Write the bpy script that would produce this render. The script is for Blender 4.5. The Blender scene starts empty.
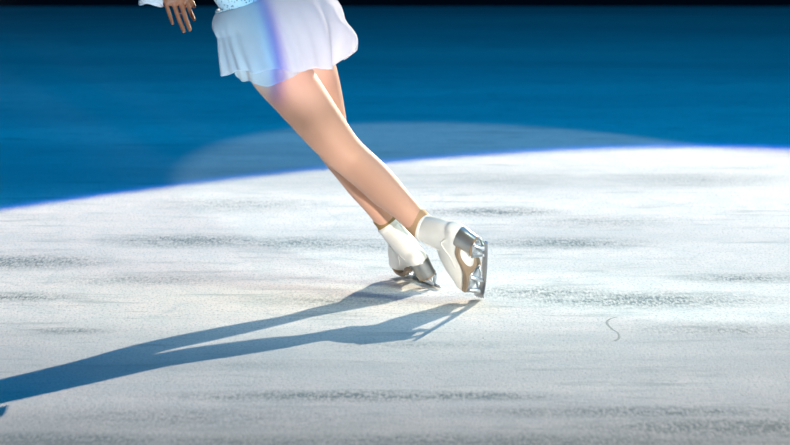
import bpy, bmesh, math, random
import numpy as np
from mathutils import Vector, Matrix, noise

random.seed(4)
S = bpy.context.scene
COL = S.collection
rad = math.radians

# ------------------------------------------------------------------ camera
CAM_H, FPX, PITCH = 1.5, 3060.0, rad(8.18)
cam_d = bpy.data.cameras.new('camera')
cam = bpy.data.objects.new('camera', cam_d)
COL.objects.link(cam)
cam.location = (0, 0, CAM_H)
cam.rotation_euler = (rad(90) - PITCH, 0, 0)
cam_d.sensor_width = 36
cam_d.lens = FPX / 790 * 36
cam_d.clip_end = 200
cam_d.dof.use_dof = True
cam_d.dof.focus_distance = 8.95
cam_d.dof.aperture_fstop = 5.0
S.camera = cam

# ------------------------------------------------------------------ world, lights, exposure
S.view_settings.view_transform = 'Standard'
S.view_settings.look = 'None'
S.view_settings.exposure = 0.0
S.view_settings.gamma = 1.0
w = bpy.data.worlds.new('dark_hall')
S.world = w
w.use_nodes = True
w.node_tree.nodes['Background'].inputs[0].default_value = (0.004, 0.03, 0.10, 1)
w.node_tree.nodes['Background'].inputs[1].default_value = 0.10


def lamp(name, kind, loc, aim, energy, color, **kw):
    d = bpy.data.lights.new(name, kind)
    d.energy = energy
    d.color = color
    for k, v in kw.items():
        setattr(d, k, v)
    o = bpy.data.objects.new(name, d)
    COL.objects.link(o)
    o.location = loc
    o.rotation_euler = (Vector(aim) - Vector(loc)).to_track_quat('-Z', 'Y').to_euler()
    return o


SPOT = (10.74, 32.28, 10.20)
# follow spot from behind, with the thin blue rim its lens throws around the pool
AIM = (-0.764, 7.422, 0)
key = lamp('follow_spot', 'SPOT', SPOT, AIM, 60500, (1.0, 0.86, 0.67),
     spot_size=rad(9.352), spot_blend=0.004, shadow_soft_size=0.06)


def uneven(o, k):
    # the beam is a little hotter on one side
    d = o.data
    d.use_nodes = True
    nt = d.node_tree
    tc = nt.nodes.new('ShaderNodeTexCoord')
    sx = nt.nodes.new('ShaderNodeSeparateXYZ')
    nt.links.new(tc.outputs['Normal'], sx.inputs[0])
    mr = nt.nodes.new('ShaderNodeMapRange')
    for i_, v_ in enumerate((-0.08, 0.08, 1 - k, 1 + k)):
        mr.inputs[i_ + 1].default_value = v_
    nt.links.new(sx.outputs['X'], mr.inputs[0])
    nt.links.new(mr.outputs[0], nt.nodes['Emission'].inputs['Strength'])


uneven(key, .24)


def ring(o, half, wid, col):
    nt_ = o.data
    nt_.use_nodes = True
    nt = nt_.node_tree
    em = nt.nodes['Emission']
    tc = nt.nodes.new('ShaderNodeTexCoord')
    ml = nt.nodes.new('ShaderNodeVectorMath')
    ml.operation = 'MULTIPLY'
    ml.inputs[1].default_value = (1, 1, 0)
    ln = nt.nodes.new('ShaderNodeVectorMath')
    ln.operation = 'LENGTH'
    nt.links.new(tc.outputs['Normal'], ml.inputs[0])
    nt.links.new(ml.outputs[0], ln.inputs[0])
    mr = nt.nodes.new('ShaderNodeMapRange')
    mr.inputs['From Min'].default_value = math.sin(rad(half - wid))
    mr.inputs['From Max'].default_value = math.sin(rad(half + wid))
    nt.links.new(ln.outputs['Value'], mr.inputs['Value'])
    cr = nt.nodes.new('ShaderNodeValToRGB')
    e = cr.color_ramp.elements
    e[0].color = (0, 0, 0, 1)
    e[1].color = (0, 0, 0, 1)
    k = e.new(.5)
    k.color = (*col, 1)
    nt.links.new(mr.outputs[0], cr.inputs[0])
    nt.links.new(cr.outputs[0], em.inputs['Color'])


ring(lamp('follow_spot_blue_rim', 'SPOT', SPOT, AIM, 80000, (1, 1, 1), spot_size=rad(9.8), spot_blend=0.0, shadow_soft_size=0.06),
     4.77, .06, (.01, .10, 1.0))
# second, weaker spot from the front right; its pool lies past the skater
lamp('second_spot', 'SPOT', (4.3, -3, 8.25), (0.685, 10.648, 0), 3200, (0.76, 1.0, 0.92),
     spot_size=rad(9.223), spot_blend=0.05, shadow_soft_size=0.05)
# soft fill, added from the front right to lift the shadow by the feet
lamp('shadow_fill', 'SPOT', (3.0, 6.2, 6.0), (0.12, 8.62, 0), 1450, (0.85, 1.0, 0.86),
     spot_size=rad(15.5), spot_blend=1.0, shadow_soft_size=1.0)
# blue wash over the rink
lamp('blue_wash', 'AREA', (0.5, 11.8, 6.3), (0.5, 11.8, 0), 480, (0.0, 0.24, 0.57), shape='RECTANGLE', size=9, size_y=7.0)
# unseen low fill lamps, added to brighten the skater but not the ice
lamp('leg_fill', 'SPOT', (2.2, 1.6, 0.16), (0.06, 8.95, 0.37), 2350, (1.0, 0.95, 0.90),
     spot_size=rad(6.4), spot_blend=0.55, shadow_soft_size=0.10)
lamp('skirt_fill_cyan', 'SPOT', (-4.6, 5.2, 0.14), (-0.36, 8.95, 0.82), 480, (0.45, 0.78, 1.0),
     spot_size=rad(4.8), spot_blend=0.5, shadow_soft_size=0.06)


def colour_split_fill():
    # unseen fill lamp added for the skirt: cyan on the left, a thin blue to violet line, white on the right
    o = lamp('skirt_fill', 'SPOT', (1.5, 3.4, 0.14), (-0.355, 8.88, 0.895), 1650, (1, 1, 1),
             spot_size=rad(7.6), spot_blend=0.6, shadow_soft_size=0.01)
    nt_ = o.data
    nt_.use_nodes = True
    nt = nt_.node_tree
    em = nt.nodes['Emission']
    tc = nt.nodes.new('ShaderNodeTexCoord')
    mp = nt.nodes.new('ShaderNodeMapping')
    mp.inputs['Rotation'].default_value = (0, 0, rad(LINE_TILT))
    sx = nt.nodes.new('ShaderNodeSeparateXYZ')
    nt.links.new(tc.outputs['Normal'], mp.inputs['Vector'])
    nt.links.new(mp.outputs[0], sx.inputs[0])
    mr = nt.nodes.new('ShaderNodeMapRange')
    mr.inputs['From Min'].default_value = -0.05
    mr.inputs['From Max'].default_value = 0.05
    nt.links.new(sx.outputs['X'], mr.inputs['Value'])
    cr = nt.nodes.new('ShaderNodeValToRGB')
    e = cr.color_ramp.elements
    e[0].position, e[0].color = 0.0, (.60, .85, 1, 1)
    e[1].position, e[1].color = 1.0, (.95, .92, 1, 1)
    for p_, c_ in ((0.36, (.52, .82, 1, 1)), (0.450, (.22, .62, 1, 1)), (0.478, (.0, .10, .95, 1)), (0.499, (.08, .02, .75, 1)), (0.517, (.50, .38, .90, 1)), (0.555, (.95, .92, 1, 1))):
        k = e.new(p_)
        k.color = c_
    nt.links.new(mr.outputs[0], cr.inputs[0])
    nt.links.new(cr.outputs[0], em.inputs['Color'])


LINE_TILT = -1.0
colour_split_fill()

# ------------------------------------------------------------------ coordinate helpers
CP, SP = math.cos(PITCH), math.sin(PITCH)
R_, U_, F_ = Vector((1, 0, 0)), Vector((0, SP, CP)), Vector((0, CP, -SP))
EYE = Vector((0, 0, CAM_H))


def P(px, py, d):
    return EYE + d * ((px - 395) / FPX * R_ - (py - 222.5) / FPX * U_ + F_)


def G(px, py):
    v = (px - 395) / FPX * R_ - (py - 222.5) / FPX * U_ + F_
    return EYE + v * (-CAM_H / v.z)


def V(r, u, f):
    return r * R_ + u * U_ + f * F_


# ------------------------------------------------------------------ materials
def new_mat(name):
    m = bpy.data.materials.new(name)
    m.use_nodes = True
    nt = m.node_tree
    return m, nt, nt.nodes['Principled BSDF']


def N(nt, kind, **kw):
    n = nt.nodes.new(kind)
    for k, v in kw.items():
        setattr(n, k, v)
    return n


def mathn(nt, op, a, b=None, clamp=False):
    n = N(nt, 'ShaderNodeMath', operation=op, use_clamp=clamp)
    for i, v in enumerate((a, b)):
        if v is None:
            continue
        if isinstance(v, (int, float)):
            n.inputs[i].default_value = v
        else:
            nt.links.new(v, n.inputs[i])
    return n.outputs[0]


def mapping(nt, vec, loc=(0, 0, 0), rot=(0, 0, 0), scale=(1, 1, 1)):
    n = N(nt, 'ShaderNodeMapping')
    n.inputs['Location'].default_value = loc
    n.inputs['Rotation'].default_value = rot
    n.inputs['Scale'].default_value = scale
    nt.links.new(vec, n.inputs['Vector'])
    return n.outputs[0]


def noise_tex(nt, vec, scale, detail=4, rough=0.55):
    n = N(nt, 'ShaderNodeTexNoise')
    n.inputs['Scale'].default_value = scale
    n.inputs['Detail'].default_value = detail
    n.inputs['Roughness'].default_value = rough
    nt.links.new(vec, n.inputs['Vector'])
    return n.outputs['Fac']


def ramp(nt, fac, *stops):
    n = N(nt, 'ShaderNodeValToRGB')
    cr = n.color_ramp
    while len(cr.elements) < len(stops):
        cr.elements.new(0.5)
    for e, (p, c) in zip(cr.elements, stops):
        e.position = p
        e.color = (c, c, c, 1) if isinstance(c, (int, float)) else (*c, 1)
    nt.links.new(fac, n.inputs[0])
    return n.outputs[0]


def mixc(nt, fac, a, b):
    n = N(nt, 'ShaderNodeMix', data_type='RGBA')
    for i, v in ((0, fac), (6, a), (7, b)):
        if isinstance(v, (int, float)):
            n.inputs[i].default_value = v
        elif isinstance(v, tuple):
            n.inputs[i].default_value = (*v, 1)
        else:
            nt.links.new(v, n.inputs[i])
    return n.outputs[2]


def bump(nt, bsdf, height, strength, dist):
    n = N(nt, 'ShaderNodeBump')
    n.inputs['Strength'].default_value = strength
    n.inputs['Distance'].default_value = dist
    nt.links.new(height, n.inputs['Height'])
    nt.links.new(n.outputs[0], bsdf.inputs['Normal'])


def simple_mat(name, color, rough=0.5, metal=0.0, spec=0.5, var=0.06, scale=40, bmp=0.0):
    m, nt, b = new_mat(name)
    tc = N(nt, 'ShaderNodeTexCoord').outputs['Object']
    f = noise_tex(nt, tc, scale)
    lo = tuple(c * (1 - var) for c in color)
    hi = tuple(min(1, c * (1 + var)) for c in color)
    nt.links.new(mixc(nt, f, lo, hi), b.inputs['Base Color'])
    b.inputs['Roughness'].default_value = rough
    b.inputs['Metallic'].default_value = metal
    b.inputs['Specular IOR Level'].default_value = spec
    if bmp:
        bump(nt, b, f, bmp, 0.002)
    return m


def ice_material():
    m, nt, b = new_mat('scraped_ice')
    tc = N(nt, 'ShaderNodeTexCoord').outputs['Object']
    # broad frosty mottling
    broad = noise_tex(nt, mapping(nt, tc, scale=(0.8, 0.9, 1)), 1.2, 6, 0.62)
    mid = noise_tex(nt, mapping(nt, tc, scale=(1.0, 0.7, 1)), 9, 5, 0.65)
    fine = noise_tex(nt, mapping(nt, tc, scale=(1.0, 0.45, 1)), 130, 3, 0.7)
    base = mixc(nt, ramp(nt, mid, (0.36, 0.0), (0.60, 1.0)), (0.81, 0.845, 0.85), (0.93, 0.91, 0.90))
    base = mixc(nt, ramp(nt, broad, (0.26, 0.5), (0.40, 0.0)), base, (0.60, 0.69, 0.73))
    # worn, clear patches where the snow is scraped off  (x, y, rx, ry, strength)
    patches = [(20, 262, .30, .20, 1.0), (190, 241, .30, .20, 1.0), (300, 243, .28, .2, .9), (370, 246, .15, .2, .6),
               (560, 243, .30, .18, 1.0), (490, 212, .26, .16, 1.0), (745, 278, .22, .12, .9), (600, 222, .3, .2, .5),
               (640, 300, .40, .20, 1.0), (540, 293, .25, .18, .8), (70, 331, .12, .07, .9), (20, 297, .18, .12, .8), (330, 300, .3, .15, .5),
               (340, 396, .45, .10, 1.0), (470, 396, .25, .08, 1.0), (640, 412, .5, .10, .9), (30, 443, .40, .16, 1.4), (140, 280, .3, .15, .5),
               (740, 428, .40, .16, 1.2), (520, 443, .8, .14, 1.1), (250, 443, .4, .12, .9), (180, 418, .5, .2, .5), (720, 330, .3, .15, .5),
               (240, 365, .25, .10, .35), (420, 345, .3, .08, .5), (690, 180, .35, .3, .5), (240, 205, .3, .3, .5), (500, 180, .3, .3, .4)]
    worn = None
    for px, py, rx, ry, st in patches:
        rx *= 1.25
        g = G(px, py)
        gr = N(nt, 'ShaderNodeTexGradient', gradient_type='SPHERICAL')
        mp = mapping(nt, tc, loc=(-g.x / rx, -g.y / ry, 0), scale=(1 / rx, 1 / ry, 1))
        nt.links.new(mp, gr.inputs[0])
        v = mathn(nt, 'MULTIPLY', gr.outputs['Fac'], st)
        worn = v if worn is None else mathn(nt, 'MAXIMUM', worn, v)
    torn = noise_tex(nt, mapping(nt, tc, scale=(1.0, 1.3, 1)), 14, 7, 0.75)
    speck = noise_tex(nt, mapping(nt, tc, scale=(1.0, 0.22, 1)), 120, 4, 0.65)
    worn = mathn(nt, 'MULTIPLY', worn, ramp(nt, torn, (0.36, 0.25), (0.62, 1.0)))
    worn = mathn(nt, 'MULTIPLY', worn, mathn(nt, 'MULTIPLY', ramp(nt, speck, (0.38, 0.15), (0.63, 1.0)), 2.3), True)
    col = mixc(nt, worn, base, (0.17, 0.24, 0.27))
    # ice darkens in blotches towards the near side
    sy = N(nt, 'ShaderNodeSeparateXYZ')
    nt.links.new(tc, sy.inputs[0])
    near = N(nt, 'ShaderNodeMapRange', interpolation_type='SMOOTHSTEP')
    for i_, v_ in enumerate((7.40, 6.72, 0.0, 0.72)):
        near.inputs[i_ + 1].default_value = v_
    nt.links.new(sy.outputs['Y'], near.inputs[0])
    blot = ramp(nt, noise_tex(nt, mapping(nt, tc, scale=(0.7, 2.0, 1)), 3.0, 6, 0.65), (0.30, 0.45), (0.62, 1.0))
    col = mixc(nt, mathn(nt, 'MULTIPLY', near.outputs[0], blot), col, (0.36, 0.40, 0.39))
    # faint scraped streaks everywhere
    streak = noise_tex(nt, mapping(nt, tc, rot=(0, 0, 0.12), scale=(0.55, 2.2, 1)), 4.5, 6, 0.7)
    col = mixc(nt, ramp(nt, streak, (0.28, 0.75), (0.46, 0.0)), col, (0.36, 0.44, 0.46))
    # salt-and-pepper grain of ice crystals
    col = mixc(nt, ramp(nt, fine, (0.32, 0.65), (0.50, 0.0)), col, (0.36, 0.44, 0.47))
    # dull bands in the far ice
    bands = noise_tex(nt, mapping(nt, tc, scale=(0.10, 0.55, 1)), 1.3, 4, 0.6)
    col = mixc(nt, ramp(nt, bands, (0.34, 0.55), (0.56, 0.0)), col, (0.34, 0.42, 0.47))
    # thin skate lines
    wv = N(nt, 'ShaderNodeTexVoronoi', feature='DISTANCE_TO_EDGE')
    wv.inputs['Scale'].default_value = 1.6
    warp = N(nt, 'ShaderNodeVectorMath', operation='ADD')
    nn = N(nt, 'ShaderNodeTexNoise')
    nn.inputs['Scale'].default_value = 1.3
    nt.links.new(tc, nn.inputs['Vector'])
    nt.links.new(tc, warp.inputs[0])
    nt.links.new(nn.outputs['Color'], warp.inputs[1])
    nt.links.new(warp.outputs[0], wv.inputs['Vector'])
    line = ramp(nt, wv.outputs['Distance'], (0.0, 0.45), (0.012, 0.0))
    col = mixc(nt, mathn(nt, 'MULTIPLY', line, broad), col, (0.42, 0.52, 0.58))
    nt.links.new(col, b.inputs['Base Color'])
    b.inputs['Roughness'].default_value = 0.75
    b.inputs['Specular IOR Level'].default_value = 0.10
    b.inputs['IOR'].default_value = 1.31
    hsum = mathn(nt, 'ADD', mathn(nt, 'MULTIPLY', fine, 0.6), mathn(nt, 'MULTIPLY', mid, 1.2))
    bump(nt, b, hsum, 0.55, 0.004)
    return m


def tights_material():
    m, nt, b = new_mat('sheer_tights')
    tc = N(nt, 'ShaderNodeTexCoord').outputs['Object']
    f = noise_tex(nt, tc, 18, 4)
    nt.links.new(mixc(nt, f, (0.66, 0.37, 0.26), (0.72, 0.415, 0.29)), b.inputs['Base Color'])
    b.inputs['Roughness'].default_value = 0.6
    b.inputs['Specular IOR Level'].default_value = 0.4
    b.inputs['Sheen Weight'].default_value = 0.1
    b.inputs['Sheen Roughness'].default_value = 0.4
    bump(nt, b, noise_tex(nt, tc, 900, 2), 0.08, 0.001)
    return m


def chiffon_material(name, color, transl, transp):
    m, nt, b = new_mat(name)
    out = nt.nodes['Material Output']
    tc = N(nt, 'ShaderNodeTexCoord').outputs['Object']
    f = noise_tex(nt, tc, 60, 4)
    c = mixc(nt, f, tuple(x * 0.95 for x in color), color)
    nt.links.new(c, b.inputs['Base Color'])
    b.inputs['Roughness'].default_value = 0.7
    b.inputs['Specular IOR Level'].default_value = 0.2
    bump(nt, b, noise_tex(nt, tc, 30, 4), 0.12, 0.006)
    tr = N(nt, 'ShaderNodeBsdfTranslucent')
    nt.links.new(c, tr.inputs[0])
    mx = N(nt, 'ShaderNodeMixShader')
    mx.inputs[0].default_value = transl
    nt.links.new(b.outputs[0], mx.inputs[1])
    nt.links.new(tr.outputs[0], mx.inputs[2])
    tp = N(nt, 'ShaderNodeBsdfTransparent')
    m2 = N(nt, 'ShaderNodeMixShader')
    m2.inputs[0].default_value = transp
    nt.links.new(mx.outputs[0], m2.inputs[1])
    nt.links.new(tp.outputs[0], m2.inputs[2])
    nt.links.new(m2.outputs[0], out.inputs[0])
    return m


def bodice_material():
    m, nt, b = new_mat('beaded_bodice')
    tc = N(nt, 'ShaderNodeTexCoord').outputs['Object']
    vo = N(nt, 'ShaderNodeTexVoronoi')
    vo.inputs['Scale'].default_value = 130
    nt.links.new(tc, vo.inputs['Vector'])
    dots = ramp(nt, vo.outputs['Distance'], (0.22, 1.0), (0.34, 0.0))
    nt.links.new(mixc(nt, dots, (0.62, 0.70, 0.76), (0.36, 0.45, 0.52)), b.inputs['Base Color'])
    nt.links.new(ramp(nt, dots, (0, 0.6), (1, 0.15)), b.inputs['Roughness'])
    nt.links.new(mathn(nt, 'MULTIPLY', dots, 0.6), b.inputs['Metallic'])
    bump(nt, b, dots, 0.5, 0.003)
    return m


M_ICE = ice_material()
M_WALL = simple_mat('dark_barrier', (0.012, 0.014, 0.022), 0.8, var=0.3, scale=2)
M_SKIN = simple_mat('tanned_skin', (0.36, 0.13, 0.065), 0.5, spec=0.4, var=0.12, scale=60, bmp=0.1)
M_TIGHTS = tights_material()
M_SKIRT = chiffon_material('white_chiffon', (0.92, 0.92, 0.96), 0.52, 0.03)
M_UNDER = chiffon_material('sheer_chiffon', (0.86, 0.88, 0.90), 0.45, 0.28)
M_SLEEVE = chiffon_material('sleeve_chiffon', (0.85, 0.88, 0.94), 0.40, 0.05)
M_BODICE = bodice_material()
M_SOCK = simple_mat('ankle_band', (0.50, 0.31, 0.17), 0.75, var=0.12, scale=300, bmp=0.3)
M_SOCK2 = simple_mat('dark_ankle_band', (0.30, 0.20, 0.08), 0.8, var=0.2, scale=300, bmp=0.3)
M_BOOT = simple_mat('white_boot_leather', (0.92, 0.90, 0.83), 0.38, spec=0.5, var=0.05, scale=25, bmp=0.06)
M_HEEL = simple_mat('grey_heel_stack', (0.40, 0.40, 0.39), 0.28, metal=0.75, var=0.15, scale=50)
M_SOLE = simple_mat('tan_sole', (0.36, 0.26, 0.17), 0.5, var=0.15, scale=80)
M_CHROME = simple_mat('chrome', (0.72, 0.75, 0.78), 0.28, metal=1.0, var=0.08, scale=60)
M_STEEL = simple_mat('blade_steel', (0.40, 0.43, 0.47), 0.25, metal=1.0, var=0.1, scale=80)
M_LACE = simple_mat('white_laces', (0.80, 0.79, 0.75), 0.8)
M_HAIR = simple_mat('dark_hair', (0.03, 0.02, 0.015), 0.45, var=0.4, scale=200, bmp=0.3)
M_EYE = simple_mat('eye_white', (0.8, 0.78, 0.75), 0.2)
M_CHIP = chiffon_material('ice_chip', (0.98, 0.985, 0.99), 0.7, 0.0)

# ------------------------------------------------------------------ mesh helpers


def link(name, me, mat, parent=None, smooth=True):
    o = bpy.data.objects.new(name, me)
    COL.objects.link(o)
    if mat:
        me.materials.append(mat)
    if smooth:
        me.polygons.foreach_set('use_smooth', [True] * len(me.polygons))
    if parent:
        o.parent = parent
    return o


def bm_obj(name, bm, mat, parent=None, smooth=True):
    bmesh.ops.recalc_face_normals(bm, faces=bm.faces)
    me = bpy.data.meshes.new(name)
    bm.to_mesh(me)
    bm.free()
    return link(name, me, mat, parent, smooth)


def catmull(pts, n):
    """resample a list of tuples (any length) with a centripetal-free Catmull-Rom, n steps per span"""
    A = [np.array(p, float) for p in pts]
    A = [2 * A[0] - A[1]] + A + [2 * A[-1] - A[-2]]
    out = []
    for i in range(1, len(A) - 2):
        p0, p1, p2, p3 = A[i - 1], A[i], A[i + 1], A[i + 2]
        for k in range(n):
            t = k / n
            out.append(0.5 * (2 * p1 + (p2 - p0) * t + (2 * p0 - 5 * p1 + 4 * p2 - p3) * t * t + (3 * p1 - p0 - 3 * p2 + p3) * t ** 3))
    out.append(A[-2])
    return out


def loft(bm, stations, side, seg=20, n=5, cap=True):
    """closed tube; stations = (center Vector, ra along side, rb across)"""
    rows = catmull([(*c, a, b) for c, a, b in stations], n)
    cs = [Vector(r[:3]) for r in rows]
    rings = []
    for i, r in enumerate(rows):
        t = (cs[min(i + 1, len(cs) - 1)] - cs[max(i - 1, 0)]).normalized()
        s = (side - t * side.dot(t)).normalized()
        q = t.cross(s)
        ra, rb = max(r[3], 1e-4), max(r[4], 1e-4)
        rings.append([bm.verts.new(cs[i] + s * ra * math.cos(2 * math.pi * k / seg) + q * rb * math.sin(2 * math.pi * k / seg)) for k in range(seg)])
    for a, b in zip(rings, rings[1:]):
        for k in range(seg):
            bm.faces.new((a[k], a[(k + 1) % seg], b[(k + 1) % seg], b[k]))
    if cap:
        for ring, c, sgn in ((rings[0], cs[0], 1), (rings[-1], cs[-1], -1)):
            nb = cs[1] if sgn == 1 else cs[-2]
            v = bm.verts.new(c + (c - nb).normalized() * 0.3 * (ring[0].co - c).length)
            for k in range(seg):
                bm.faces.new((ring[k], ring[(k + 1) % seg], v))
    return rings


def ball(bm, c, r, axes=None, seg=20):
    mt = Matrix.Translation(c)
    if axes:
        X, Y, Z = axes
        rot = Matrix((X, Y, Z)).transposed().to_4x4()
    else:
        rot = Matrix.Identity(4)
    rr = r if isinstance(r, (tuple, list)) else (r, r, r)
    bmesh.ops.create_uvsphere(bm, u_segments=seg, v_segments=seg // 2, radius=1,
                              matrix=mt @ rot @ Matrix.Diagonal((*rr, 1)))


def remesh(bm, voxel, smooth_it=4, smooth_f=0.5):
    bmesh.ops.recalc_face_normals(bm, faces=bm.faces)
    me = bpy.data.meshes.new('union')
    bm.to_mesh(me)
    bm.free()
    o = bpy.data.objects.new('union', me)
    COL.objects.link(o)
    r = o.modifiers.new('r', 'REMESH')
    r.mode = 'VOXEL'
    r.voxel_size = voxel
    if smooth_it:
        s = o.modifiers.new('s', 'SMOOTH')
        s.iterations = smooth_it
        s.factor = smooth_f
    dg = bpy.context.evaluated_depsgraph_get()
    res = bpy.data.meshes.new_from_object(o.evaluated_get(dg))
    bpy.data.objects.remove(o)
    bpy.data.meshes.remove(me)
    return res


def tag(o, label, cat=None, group=None, kind=None):
    o['label'] = label
    if cat:
        o['category'] = cat
    if group:
        o['group'] = group
    if kind:
        o['kind'] = kind


# ------------------------------------------------------------------ the rink
bm = bmesh.new()
x0, x1, y0, y1 = -14, 14, -3, 20.7
v = [bm.verts.new(p) for p in ((x0, y0, 0), (x1, y0, 0), (x1, y1, 0), (x0, y1, 0), (x0, y0, -.1), (x1, y0, -.1), (x1, y1, -.1), (x0, y1, -.1))]
for f in ((0, 1, 2, 3), (4, 7, 6, 5), (0, 4, 5, 1), (1, 5, 6, 2), (2, 6, 7, 3), (3, 7, 4, 0)):
    bm.faces.new([v[i] for i in f])
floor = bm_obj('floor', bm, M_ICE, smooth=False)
tag(floor, 'scraped white and blue lit rink ice under the skater', 'ice', kind='structure')

bm = bmesh.new()
bmesh.ops.create_cube(bm, size=1, matrix=Matrix.Translation((0, 20.82, 0.62)) @ Matrix.Diagonal((28, 0.12, 1.24, 1)))
bmesh.ops.create_cube(bm, size=1, matrix=Matrix.Translation((0, 20.80, 1.26)) @ Matrix.Diagonal((28, 0.2, 0.05, 1)))
for i in range(-6, 7):
    bmesh.ops.create_cube(bm, size=1, matrix=Matrix.Translation((i * 2.2, 20.74, 0.65)) @ Matrix.Diagonal((0.05, 0.06, 1.1, 1)))
wall = bm_obj('wall_back', bm, M_WALL, smooth=False)
tag(wall, 'dark barrier along the far end of the rink', 'barrier', kind='structure')


for side_, xs in (('left', -14.06), ('right', 14.06)):
    bm = bmesh.new()
    bmesh.ops.create_cube(bm, size=1, matrix=Matrix.Translation((xs, 8.9, 0.62)) @ Matrix.Diagonal((0.12, 23.8, 1.24, 1)))
    bmesh.ops.create_cube(bm, size=1, matrix=Matrix.Translation((xs, 8.9, 1.26)) @ Matrix.Diagonal((0.2, 23.8, 0.05, 1)))
    o = bm_obj('wall_' + side_, bm, M_WALL, smooth=False)
    tag(o, 'dark barrier along the %s side of the rink' % side_, 'barrier', kind='structure')


def scratch(pts, r, name='skate_scratch'):
    bm = bmesh.new()
    P3 = [(Vector((p.x, p.y, -r * 0.4)), r * random.uniform(0.7, 1.2), r) for p in pts]
    loft(bm, P3, Vector((1, 0.3, 0)).normalized(), seg=8, n=6)
    for v_ in bm.verts:
        v_.co.z *= .07
    return bm_obj(name, bm, M_SCR, floor)


M_SCR = simple_mat('scratched_ice', (0.30, 0.37, 0.39), 0.8, var=0.2, scale=90)
scratch([G(*q) for q in ((617, 317), (610, 319), (607, 323), (612, 329), (618, 333), (619, 338), (615, 341))], 0.0050)

# ------------------------------------------------------------------ skater : frames of the two skates
# near (left) skate stands on its toe pick, far (right) skate glides
def frame(F, D):
    F = V(*F).normalized()
    D = V(*D)
    D = (D - F * D.dot(F)).normalized()
    return F, -D, (-D).cross(F).normalized()      # forward, up, left


nF = frame((-.02, -.577, .811), (.81, -.51, -.29))
fF = frame((-.37, .131, .92), (.48, -.75, .30))
nToe = G(484.5, 299.5)
fToe = G(438.6, 288.5) + fF[0] * 0.265 + fF[1] * 0.0
BL = 0.265


def loc(fr, toe):
    """local skate coordinates (x forward from blade tail, y left, z up from blade edge) -> world"""
    F, Up, L = fr
    tail = toe - F * BL
    return lambda x, y, z: tail + F * x + L * y + Up * z


nL = loc(nF, nToe)
fL = loc(fF, fToe)
n_cuff, f_cuff = nL(.088, 0, .226), fL(.088, 0, .226)
n_ank, f_ank = nL(.075, 0, .145), fL(.075, 0, .145)


def D(p):
    return (p - EYE).dot(F_)


# joints
hipL, hipR = P(264, 46, 8.98), P(299, 34, 9.10)
PEL = P(283, 36, 9.070)
WAI = P(256, -1, 9.090)
CHE = P(236, -82, 9.150)
NEC = P(222, -140, 9.210)
torso_up = (WAI - PEL).normalized()
hip_ax = (hipR - hipL).normalized()
face = torso_up.cross(hip_ax) * 1.0
if face.y < 0:
    face = -face

# ------------------------------------------------------------------ body mesh
bm = bmesh.new()
fwd = face.normalized()


def px_chain(lst):
    return [(P(x, y, d), a, b) for x, y, d, a, b in lst]


# near leg
legL = px_chain([(262, 38, 8.98, .084, .086), (277, 68, 8.97, .085, .088), (298, 95, 8.965, .077, .082), (322, 126, 8.96, .067, .071),
                 (341, 149, 8.965, .058, .060)])
legL += [(P(355, 162, 8.97), .054, .056), (P(371, 176, 8.955), .052, .054), (P(385, 190, 8.935), .0495, .052), (P(402, 206, 8.91), .040, .042),
         (n_cuff, .034, .036), (n_ank, .026, .032), (nL(.085, 0, .105), .024, .032), (nL(.14, 0, .085), .024, .022), (nL(.19, 0, .072), .024, .016), (nL(.22, 0, .068), .016, .010)]
loft(bm, legL, R_, seg=24)
legR = px_chain([(297, 28, 9.10, .082, .084), (303, 52, 9.09, .083, .086), (314, 84, 9.085, .076, .080), (324, 116, 9.10, .064, .068), (331, 140, 9.135, .055, .058)])
legR += [(P(341, 156, 9.15), .051, .053), (P(353, 171, 9.155), .051, .050), (P(364, 187, 9.155), .046, .047), (P(377, 206, 9.155), .036, .037),
         (f_cuff, .031, .033), (f_ank, .026, .032), (fL(.085, 0, .105), .024, .032), (fL(.14, 0, .085), .024, .022), (fL(.19, 0, .072), .024, .016), (fL(.22, 0, .068), .016, .010)]
loft(bm, legR, R_, seg=24)
# torso
hx = hip_ax
loft(bm, [(P(284, 62, 9.050), .10, .085), (P(281, 38, 9.060), .146, .108), (P(272, 18, 9.080), .134, .100), (WAI, .118, .090), (P(237, -38, 9.115), .130, .096),
          (CHE, .140, .105), (P(229, -112, 9.180), .140, .092), (P(225, -128, 9.200), .085, .062), (NEC, .05, .05), (P(219, -160, 9.240), .047, .05)], hx, seg=28)
for s in (-1, 1):       # seat and bust
    ball(bm, CHE + hx * .062 * s + fwd * .072 + torso_up * .01, .058)
# left arm hanging out to the left, right arm carried forward to the right
shL, elL, wrL = P(185, -122, 9.17), P(146, -84, 9.33), P(168, -27, 9.25)
shR, elR, wrR = P(266, -132, 9.26), P(318, -120, 9.40), P(296, -195, 9.42)
for a, e, ww in ((shL, elL, wrL), (shR, elR, wrR)):
    loft(bm, [(a, .052, .054), (a.lerp(e, .4), .044, .046), (e, .036, .038), (e.lerp(ww, .35), .036, .037), (ww, .024, .028), (ww + (ww - e) * .06, .026, .024)], hx, seg=16)
    loft(bm, [(P(225, -122, 9.190), .05, .05), (P(225, -122, 9.190).lerp(a, .6), .052, .05), (a, .052, .052)], torso_up, seg=14)


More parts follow.
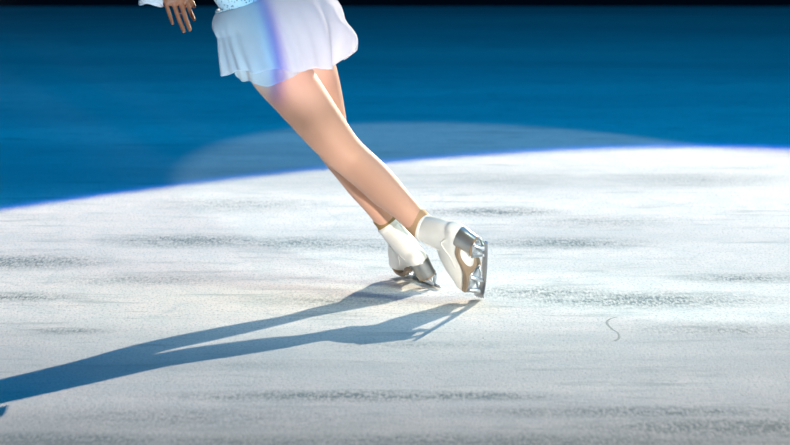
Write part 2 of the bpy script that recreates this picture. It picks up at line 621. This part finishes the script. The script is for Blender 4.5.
def hand(w0, down, across, palm_n, digits, k=1.0):
    """w0 wrist, down = finger direction, across = towards the thumb, palm_n = out of the palm"""
    loft(bm, [(w0, .024, .018), (w0 + down * .030, .035, .017), (w0 + down * .062, .041, .015), (w0 + down * .084, .040, .012)], across, seg=16, n=4)
    for off, base, ln, r, curl, splay in digits:
        p = w0 + down * base + across * off
        d = (down + across * splay).normalized()
        pts = [(p - d * .02, r, r)]
        ang = curl * .3
        for q, fr_ in enumerate((.45, .30, .25)):
            dd = (d * math.cos(ang) + palm_n * math.sin(ang)).normalized()
            pts.append((p, r * (1.0 - .07 * q), r * (1.0 - .07 * q)))
            p = p + dd * ln * fr_
            ang += curl
        pts.append((p, r * .72, r * .72))
        loft(bm, pts, across, seg=10, n=3)


# visible left hand : fingers point down, palm turned back, thumb on the body side
hd = V(.31, -1, -.02).normalized()
ha = V(1, .05, .35).normalized()
ha = (ha - hd * ha.dot(hd)).normalized()
hp = hd.cross(ha).normalized()
if hp.dot(F_) > 0:
    hp = -hp
hand(wrL + hd * .008, hd, ha, hp,
     [(-.034, .080, .068, .0072, .14, -.03), (-.0115, .090, .092, .0078, .12, .02), (.0105, .090, .094, .0078, .13, -.01), (.031, .084, .074, .0074, .26, -.02),
      (.034, .040, .078, .0088, .16, .16)])
rd = (wrR - elR).normalized()
ra_ = (torso_up - rd * torso_up.dot(rd)).normalized()
hand(wrR + rd * .008, rd, ra_, rd.cross(ra_),
     [(-.028, .080, .058, .0075, .2, -.08), (-.009, .086, .076, .0085, .15, -.02), (.010, .088, .080, .0085, .15, .02), (.029, .084, .070, .0085, .2, .10), (.030, .03, .064, .0095, .2, .6)])
# head looking where she travels
HU = (torso_up + Vector((0, 0, .5))).normalized()
HF = V(-.62, -.05, .75)
HF = (HF - HU * HF.dot(HU)).normalized()
HS = HF.cross(HU)
HC = P(214, -196, 9.280)
ball(bm, HC, (.074, .092, .105), (HS, HF, HU), 28)
ball(bm, HC + HF * .030 - HU * .055, (.052, .060, .062), (HS, HF, HU), 20)
loft(bm, [(HC + HF * .085 + HU * .012, .007, .009), (HC + HF * .098 - HU * .012, .009, .012), (HC + HF * .104 - HU * .030, .013, .010), (HC + HF * .088 - HU * .036, .012, .006)], HS, seg=10, n=3)
loft(bm, [(HC + HF * .082 - HU * .060 - HS * .02, .004, .005), (HC + HF * .091 - HU * .060, .008, .008), (HC + HF * .082 - HU * .060 + HS * .02, .004, .005)], HU, seg=10, n=3)
for s in (-1, 1):
    ball(bm, HC + HS * .075 * s - HF * .008 - HU * .012, (.008, .018, .030), (HS, HF, HU), 12)
body_me = remesh(bm, 0.0036, 0)

# smooth everything but the hands
bm = bmesh.new()
bm.from_mesh(body_me)
hc = [wrL + hd * .09, wrR + rd * .09]
vs = [v_ for v_ in bm.verts if min((v_.co - c).length for c in hc) > .10]
hv = [v_ for v_ in bm.verts if min((v_.co - c).length for c in hc) <= .12]
for _ in range(8):
    bmesh.ops.smooth_vert(bm, verts=vs, factor=.5, use_axis_x=True, use_axis_y=True, use_axis_z=True)
bmesh.ops.smooth_vert(bm, verts=hv, factor=.5, use_axis_x=True, use_axis_y=True, use_axis_z=True)
bm.to_mesh(body_me)

person = link('person', body_me, M_SKIN)
tag(person, 'person in a white skating dress and white skates leaning on the ice', 'person')

# ------------------------------------------------------------------ clothing grown from the body surface
legsegs = [(legL[i][0], legL[i + 1][0]) for i in range(len(legL) - 1)], [(legR[i][0], legR[i + 1][0]) for i in range(len(legR) - 1)]


def seg_t(p, a, b):
    ab = b - a
    t = max(0, min(1, (p - a).dot(ab) / ab.length_squared))
    return (p - (a + ab * t)).length


def shell(name, keep, off, mat, label=None):
    b2 = bmesh.new()
    b2.from_mesh(body_me)
    b2.normal_update()
    dele = [f for f in b2.faces if not keep(f.calc_center_median())]
    bmesh.ops.delete(b2, geom=dele, context='FACES')
    b2.normal_update()
    nrm = [(v_, v_.normal.copy()) for v_ in b2.verts]
    for v_, n_ in nrm:
        v_.co += n_ * off
    me = bpy.data.meshes.new(name)
    b2.to_mesh(me)
    b2.free()
    o = link(name, me, mat, person)
    if label:
        o['label'] = label
    return o


top_legs = torso_up.dot(PEL) + .02


def below_waist(p):
    return torso_up.dot(p) < torso_up.dot(WAI) - .02 and p.z > -1


def keep_tights(p):
    return below_waist(p) and p.x > -.52 and (p - wrL).length > .2


shell('tights', keep_tights, .0015, M_TIGHTS)


def keep_bodice(p):
    h_ = torso_up.dot(p)
    if h_ < torso_up.dot(WAI) - .05 or h_ > torso_up.dot(P(226, -118, 9.190)):
        return False
    axis = CHE - WAI
    q = p - WAI
    q = q - axis * (q.dot(axis) / axis.length_squared)
    return q.length < .165


shell('bodice', keep_bodice, .003, M_BODICE, 'pale silver blue beaded bodice')

# ankle bands above the boots
def band(name, knee, c, a, mat, label, r0, r1, up):
    d = (knee - c).normalized()
    b2 = bmesh.new()
    R0 = loft(b2, [(c + (a - c) * .3, r1 * .8, r1 * .85), (c, r0, r0 * 1.03), (c + d * up * .5, r0 * 1.01, r0 * 1.04), (c + d * up, r0 * 1.03, r0 * 1.06), (c + d * (up + .003), r0 * .9, r0 * .9)], R_, seg=32, n=4, cap=False)
    o = bm_obj(name, b2, mat, person)
    o['label'] = label
    return o


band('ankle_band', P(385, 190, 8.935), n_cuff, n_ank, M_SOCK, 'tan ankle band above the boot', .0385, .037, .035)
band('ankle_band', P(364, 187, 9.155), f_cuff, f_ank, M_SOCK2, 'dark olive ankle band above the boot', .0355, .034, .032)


# ------------------------------------------------------------------ skates
def profile_plate(bm, L, outline, y0, y1):
    """extrude a closed x/z outline between two y"""
    a = [bm.verts.new(L(x, y0, z)) for x, z in outline]
    b = [bm.verts.new(L(x, y1, z)) for x, z in outline]
    n = len(outline)
    bm.faces.new(a)
    bm.faces.new(b[::-1])
    for i in range(n):
        bm.faces.new((a[i], b[i], b[(i + 1) % n], a[(i + 1) % n]))


def tube(bm, pts, r, seg=10):
    side = Vector((0.3, 0.8, 0.52)).normalized()
    loft(bm, [(p, r, r) for p in pts], side, seg=seg, n=4)


def make_skate(L, fr, label):
    F, Up, Lf = fr
    ZS = .052                     # underside of the front sole above the edge
    bm = bmesh.new()
    # foot: rings along x, from heel to toe
    loft(bm, [(L(-.004, 0, .112), .020, .024), (L(.012, 0, .114), .029, .034), (L(.045, 0, .115), .033, .042), (L(.085, 0, .116), .035, .058), (L(.125, 0, .110), .037, .062),
              (L(.165, 0, .094), .040, .050), (L(.200, 0, .077), .039, .034), (L(.230, 0, .069), .035, .024), (L(.248, 0, .067), .023, .017)], Lf, seg=28, n=5)
    # shaft
    loft(bm, [(L(.050, 0, .105), .032, .044), (L(.056, 0, .135), .034, .053), (L(.066, 0, .162), .035, .053), (L(.078, 0, .190), .036, .049), (L(.088, 0, .215), .037, .043), (L(.090, 0, .226), .037, .042)], Lf, seg=28, n=5)
    # tongue
    loft(bm, [(L(.135, 0, .120), .022, .010), (L(.118, 0, .158), .024, .009), (L(.120, 0, .200), .025, .007), (L(.130, 0, .238), .024, .006)], Lf, seg=16, n=4)
    me = remesh(bm, .0038, 14, .5)
    # open the cuff: push the top face down into the boot
    cu = L(.088, 0, .25)
    boot = link('ice_skate_boot', me, M_BOOT, person)
    boot['label'] = label
    b2 = bmesh.new()
    ring = loft(b2, [(L(.0885, 0, .219), .038, .044), (L(.0895, 0, .225), .0388, .0442), (L(.0905, 0, .230), .0382, .0432)], Lf, seg=32, n=3)
    bm_obj('cuff', b2, M_BOOT, boot)
    # side seam piping (the curved panel edge)
    b2 = bmesh.new()
    for s in (1, -1):
        tube(b2, [L(.028, s * .0335, .128), L(.055, s * .0345, .140), L(.075, s * .0345, .130), L(.095, s * .036, .106), L(.130, s * .0385, .084)], .0016, 6)
        tube(b2, [L(.105, s * .031, .130), L(.108, s * .029, .160), L(.116, s * .030, .205)], .0016, 6)
    bm_obj('piping', b2, M_BOOT, boot)
    # laces over the tongue
    b2 = bmesh.new()
    for q in range(7):
        t = q / 6
        x, z = .160 - .042 * min(1, t * 1.6) + .012 * max(0, t - .6), .110 + .100 * t
        tube(b2, [L(x - .018, .026, z - .006), L(x + .006, .010, z + .006), L(x + .006, -.010, z + .006), L(x - .018, -.026, z - .006)], .0022, 6)
    bm_obj('laces', b2, M_LACE, boot)
    # sole: slim leather sole following the arch
    b2 = bmesh.new()
    out = [(.035, .030), (.06, .033), (.09, .034), (.125, .034), (.165, .037), (.205, .037), (.238, .030), (.252, .015)]
    rows = []
    for x, hw in [(o[0], o[1]) for o in catmull(out, 4)]:
        zb = .080 if x < .06 else .080 - (.080 - .043) * (1 - math.cos(min(1, (x - .06) / .10) * math.pi)) / 2
        zb += max(0, x - .2) * .18
        rows.append([b2.verts.new(L(x, y, z)) for y, z in ((-hw, zb + .012), (-hw, zb), (hw, zb), (hw, zb + .012))])
    for a, b in zip(rows, rows[1:]):
        for k in range(4):
            b2.faces.new((a[k], a[(k + 1) % 4], b[(k + 1) % 4], b[k]))
    b2.faces.new(rows[0])
    b2.faces.new(rows[-1][::-1])
    bm_obj('sole', b2, M_SOLE, boot, smooth=False)
    # heel stack, tapering downwards, D shaped
    b2 = bmesh.new()
    rings = []
    for z, sc, xo in ((.100, 1.10, 0), (.095, 1.12, 0), (.075, 1.02, 0), (.050, .96, .002), (.046, .95, .002)):
        ring = []
        for k in range(28):
            a = math.pi / 2 + math.pi * k / 19 if k < 20 else None
            if a is not None:
                x, y = .030 + .036 * math.cos(a), .029 * math.sin(a)
            else:
                t = (k - 19) / 9
                x, y = .030 + .036 * math.sin(t * math.pi) ** .6, -.029 + .058 * t
            ring.append(b2.verts.new(L(xo + .03 + (x - .03) * sc, y * sc, z)))
        rings.append(ring)
    for a, b in zip(rings, rings[1:]):
        for k in range(28):
            b2.faces.new((a[k], a[(k + 1) % 28], b[(k + 1) % 28], b[k]))
    b2.faces.new(rings[0])
    b2.faces.new(rings[-1][::-1])
    heel = bm_obj('heel', b2, M_HEEL, boot)
    heel['label'] = 'shiny grey heel block'
    heel.modifiers.new('b', 'EDGE_SPLIT').split_angle = rad(40)
    b2 = bmesh.new()
    rg = []
    for z in (.0475, .0435):
        rg.append([b2.verts.new(L(.032 + .036 * math.cos(2 * math.pi * k / 28), .0285 * math.sin(2 * math.pi * k / 28), z)) for k in range(28)])
    for k in range(28):
        b2.faces.new((rg[0][k], rg[0][(k + 1) % 28], rg[1][(k + 1) % 28], rg[1][k]))
    b2.faces.new(rg[0])
    b2.faces.new(rg[1][::-1])
    bm_obj('heel_cap', b2, M_SOLE, boot, smooth=False)
    # blade with rocker, tail and toe picks
    b2 = bmesh.new()
    top = [(-.022, .006), (-.020, .014), (.02, .017), (.10, .017), (.19, .019), (.235, .024), (.262, .036), (.270, .034)]
    picks = [(.272, .026), (.266, .024), (.270, .018), (.263, .016), (.266, .010), (.258, .009), (.260, .003), (.250, .006)]
    bot = [(.235, .0025), (.20, .0005), (.15, .0), (.10, .0005), (.05, .0018), (.0, .0045)]
    profile_plate(b2, L, top + picks + bot, -.0022, .0022)
    bm_obj('blade', b2, M_STEEL, boot, smooth=False)
    # rear stanchion: plate + two struts
    b2 = bmesh.new()
    profile_plate(b2, L, [(.000, .0445), (.066, .0445), (.066, .040), (.000, .040)], -.020, .020)
    for s in (1, -1):
        tube(b2, [L(.006, s * .015, .041), L(.010, s * .009, .028), L(.018, 0, .013)], .0056)
        tube(b2, [L(.058, s * .015, .041), L(.054, s * .009, .028), L(.046, 0, .013)], .0056)
    bm_obj('stanchion', b2, M_CHROME, boot)
    # front stanchion: plate + looped struts
    b2 = bmesh.new()
    profile_plate(b2, L, [(.150, .0440), (.236, .0480), (.236, .043), (.150, .039)], -.026, .026)
    for s in (1, -1):
        tube(b2, [L(.160, s * .021, .041), L(.164, s * .014, .028), L(.176, 0, .013)], .0070)
        tube(b2, [L(.228, s * .021, .044), L(.230, s * .013, .032), L(.234, 0, .018)], .0070)
    bm_obj('stanchion', b2, M_CHROME, boot)
    return boot


make_skate(nL, nF, 'white leather boot standing on its toe pick')
make_skate(fL, fF, 'white leather boot gliding on the ice')

# ------------------------------------------------------------------ skirt
def skirt(name, mat, hem_c, hem_r, hem_tilt, amp, seed, s0=0.0, flap=0.0, drop=None, thick=.0012, NPH=220, NS=36, inset=0.0):
    a_w, b_w = V(.93, .36, .05).normalized(), V(-.05, .15, 1).normalized()
    wc = WAI + torso_up * .005
    b2 = bmesh.new()
    rng = random.Random(seed)
    ph = [rng.uniform(0, 6.28) for _ in range(6)]
    grid = []
    for i in range(NS + 1):
        s = s0 + (1 - s0) * i / NS
        row = []
        for k in range(NPH):
            t = 2 * math.pi * k / NPH
            c, sn = math.cos(t), math.sin(t)
            wp = wc + a_w * (.124 - inset) * c + b_w * (.112 - inset) * sn
            rr = hem_r
            hp_ = hem_c + V(1, hem_tilt, 0) * rr[0] * c + Vector((0, 1, 0)) * rr[1] * sn
            if drop:
                hp_ = hp_ + U_ * drop(t)
            p = wp.lerp(hp_, s)
            out = (a_w * c + b_w * sn).normalized()
            # hip bulge, fuller behind on the right
            p += out * (.026 * math.sin(math.pi * s ** .8) * (1 + 1.0 * max(0, c) + 1.0 * max(0, c) ** 4 + .7 * min(0, c)))
            p += out * .013 * math.sin(math.pi * min(1, s / .4)) * max(0, -c)
            # gathers
            g = s ** 1.3
            rip = math.sin(7 * t + ph[0] + .8 * math.sin(2 * t)) * .55 + math.sin(12 * t + ph[1] + 1.1 * math.sin(3 * t + ph[2])) * .35 + math.sin(23 * t + ph[3] + math.sin(5 * t)) * .24
            p += out * amp * rip * g
            p += U_ * amp * .35 * math.sin(9 * t + ph[4]) * g * s
            if flap:
                wgt = math.exp(-((((t + math.pi) % (2 * math.pi) - math.pi) - FLAP_T) / FLAP_W) ** 4)
                p += V(.047, .030, -.02) * wgt * math.sin(min(1, max(0, (s - .5) / .45)) * math.pi / 2) ** 2 * flap
            row.append(b2.verts.new(p))
        grid.append(row)
    for a, b in zip(grid, grid[1:]):
        for k in range(NPH):
            b2.faces.new((a[k], a[(k + 1) % NPH], b[(k + 1) % NPH], b[k]))
    o = bm_obj(name, b2, mat, person)
    sm = o.modifiers.new('t', 'SOLIDIFY')
    sm.thickness = thick
    return o


FLAP_T, FLAP_W = -.20, .11


def drop_top(t):
    c = math.cos(t)
    sn = math.sin(t)
    return 0.008 * math.sin(3 * t + .6) + (-.006 if sn < 0 else .02) + .012 * max(0, -c) ** 2


def drop_under(t):
    # longest under the near left thigh
    d = ((t - rad(258) + math.pi) % (2 * math.pi)) - math.pi
    return .055 - .062 * math.exp(-(d / .95) ** 2) + .004 * math.sin(11 * t)


sk = skirt('skirt', M_SKIRT, P(283, 64, 9.030), (.174, .200), .085, .017, 3, flap=1.0, drop=drop_top)
sk['label'] = 'white chiffon skirt with a fluttering back edge'
us = skirt('underskirt', M_UNDER, P(280, 76, 9.030), (.150, .176), .10, .012, 8, drop=drop_under, inset=.012, s0=.3)
us['label'] = 'sheer lower layer of the skirt'
# waistband line
bm = bmesh.new()
aw, bw = V(.93, .36, .05).normalized(), V(-.05, .15, 1).normalized()
n_ = 64
prev = None
ringsw = []
for k in range(n_):
    t = 2 * math.pi * k / n_
    c0 = WAI + torso_up * .006 + aw * .122 * math.cos(t) + bw * .103 * math.sin(t)
    o_ = (aw * math.cos(t) + bw * math.sin(t)).normalized()
    ringsw.append([bm.verts.new(c0 + o_ * .004 * math.cos(q) + torso_up * .006 * math.sin(q)) for q in [i * math.pi / 4 for i in range(8)]])
for k in range(n_):
    a, b = ringsw[k], ringsw[(k + 1) % n_]
    for q in range(8):
        bm.faces.new((a[q], a[(q + 1) % 8], b[(q + 1) % 8], b[q]))
bm_obj('waistband', bm, M_BODICE, person)


# ------------------------------------------------------------------ sleeves
def sleeve(a, e, wv, hem, hem_ax, hem_r, flutter, name='sleeve'):
    b2 = bmesh.new()
    sts = [(a - (e - a) * .05, .060), (a.lerp(e, .5), .054), (e, .050), (e.lerp(wv, .45), .052)]
    rows = []
    NP = 96
    side = hx
    pts = catmull([(*c, r) for c, r in sts], 6)
    cs = [Vector(p[:3]) for p in pts]
    for i, p in enumerate(pts):
        t = (cs[min(i + 1, len(cs) - 1)] - cs[max(i - 1, 0)]).normalized()
        s = (side - t * side.dot(t)).normalized()
        q = t.cross(s)
        rows.append([cs[i] + s * p[3] * math.cos(2 * math.pi * k / NP) + q * p[3] * math.sin(2 * math.pi * k / NP) for k in range(NP)])
    last = rows[-1]
    s = (side - hem_ax * side.dot(hem_ax)).normalized()
    q = hem_ax.cross(s)
    for j in range(1, 13):
        u = j / 12
        row = []
        for k in range(NP):
            t = 2 * math.pi * k / NP
            hpnt = hem + s * hem_r * math.cos(t) + q * hem_r * math.sin(t)
            hpnt += hem_ax * (.005 * math.sin(2 * t + 1)) + flutter * 1.0
            hpnt += (s * math.cos(t) + q * math.sin(t)) * .002 * math.sin(3 * t)
            row.append(last[k].lerp(hpnt, u ** 1.1))
        rows.append(row)
    g = [[b2.verts.new(p) for p in r] for r in rows]
    for r0, r1 in zip(g, g[1:]):
        for k in range(NP):
            b2.faces.new((r0[k], r0[(k + 1) % NP], r1[(k + 1) % NP], r1[k]))
    o = bm_obj(name, b2, M_SLEEVE, person)
    o.modifiers.new('t', 'SOLIDIFY').thickness = .0012
    return o


sl = sleeve(shL, elL, wrL, P(151, -12, 9.25), V(-.05, -1, 0).normalized(), .037, V(-.002, -.050, 0))
sl['label'] = 'white flared chiffon sleeve over the hanging hand'
sleeve(shR, elR, wrR, wrR - rd * .02, rd, .055, Vector((0, 0, -.05)))

# ------------------------------------------------------------------ hair and eyes
bm = bmesh.new()
ball(bm, HC - HF * .012 + HU * .012, (.081, .094, .106), (HS, HF, HU), 28)
bmesh.ops.delete(bm, geom=[v_ for v_ in bm.verts if (v_.co - HC).dot(HF) > .045 and (v_.co - HC).dot(HU) < .075 or (v_.co - HC).dot(HU) < -.06], context='VERTS')
hair = bm_obj('hair', bm, M_HAIR, person)
bm = bmesh.new()
ball(bm, HC - HF * .105 + HU * .045, .038)
bm_obj('hair_bun', bm, M_HAIR, hair)
bm = bmesh.new()
for s in (-1, 1):
    bm2 = bmesh.new()
    ball(bm2, HC + HF * .078 + HU * .010 + HS * .030 * s, .012, None, 14)
    bm_obj('eye', bm2, M_EYE, person)
bm.free()

# ------------------------------------------------------------------ loose ice shavings (uncountable)
bm = bmesh.new()
rng = random.Random(11)


def chip(x, y, r):
    pts = []
    for q in range(5):
        a = rng.uniform(0, 6.28)
        pts.append(Vector((x + r * math.cos(a) * rng.uniform(.4, 1), y + r * math.sin(a) * rng.uniform(.4, 1), rng.uniform(0, r * 1.1))))
    for q in range(3):
        pts[q].z = -.0003
    vs_ = [bm.verts.new(p) for p in pts]
    bmesh.ops.convex_hull(bm, input=vs_, use_existing_faces=False)


for _ in range(2600):
    y = rng.uniform(6.4, 12.2)
    x = rng.uniform(-1, 1) * (y * .135)
    if -.15 < x < .40 and 8.5 < y < 9.5:
        continue
    chip(x, y, rng.choice((.0012, .0015, .0018, .0024)))
loose = [v_ for v_ in bm.verts if not v_.link_faces]
bmesh.ops.delete(bm, geom=loose, context='VERTS')
chips = bm_obj('ice_shavings', bm, M_CHIP, smooth=False)
tag(chips, 'loose glittering ice shavings scattered over the lit ice', 'ice shavings', kind='stuff')
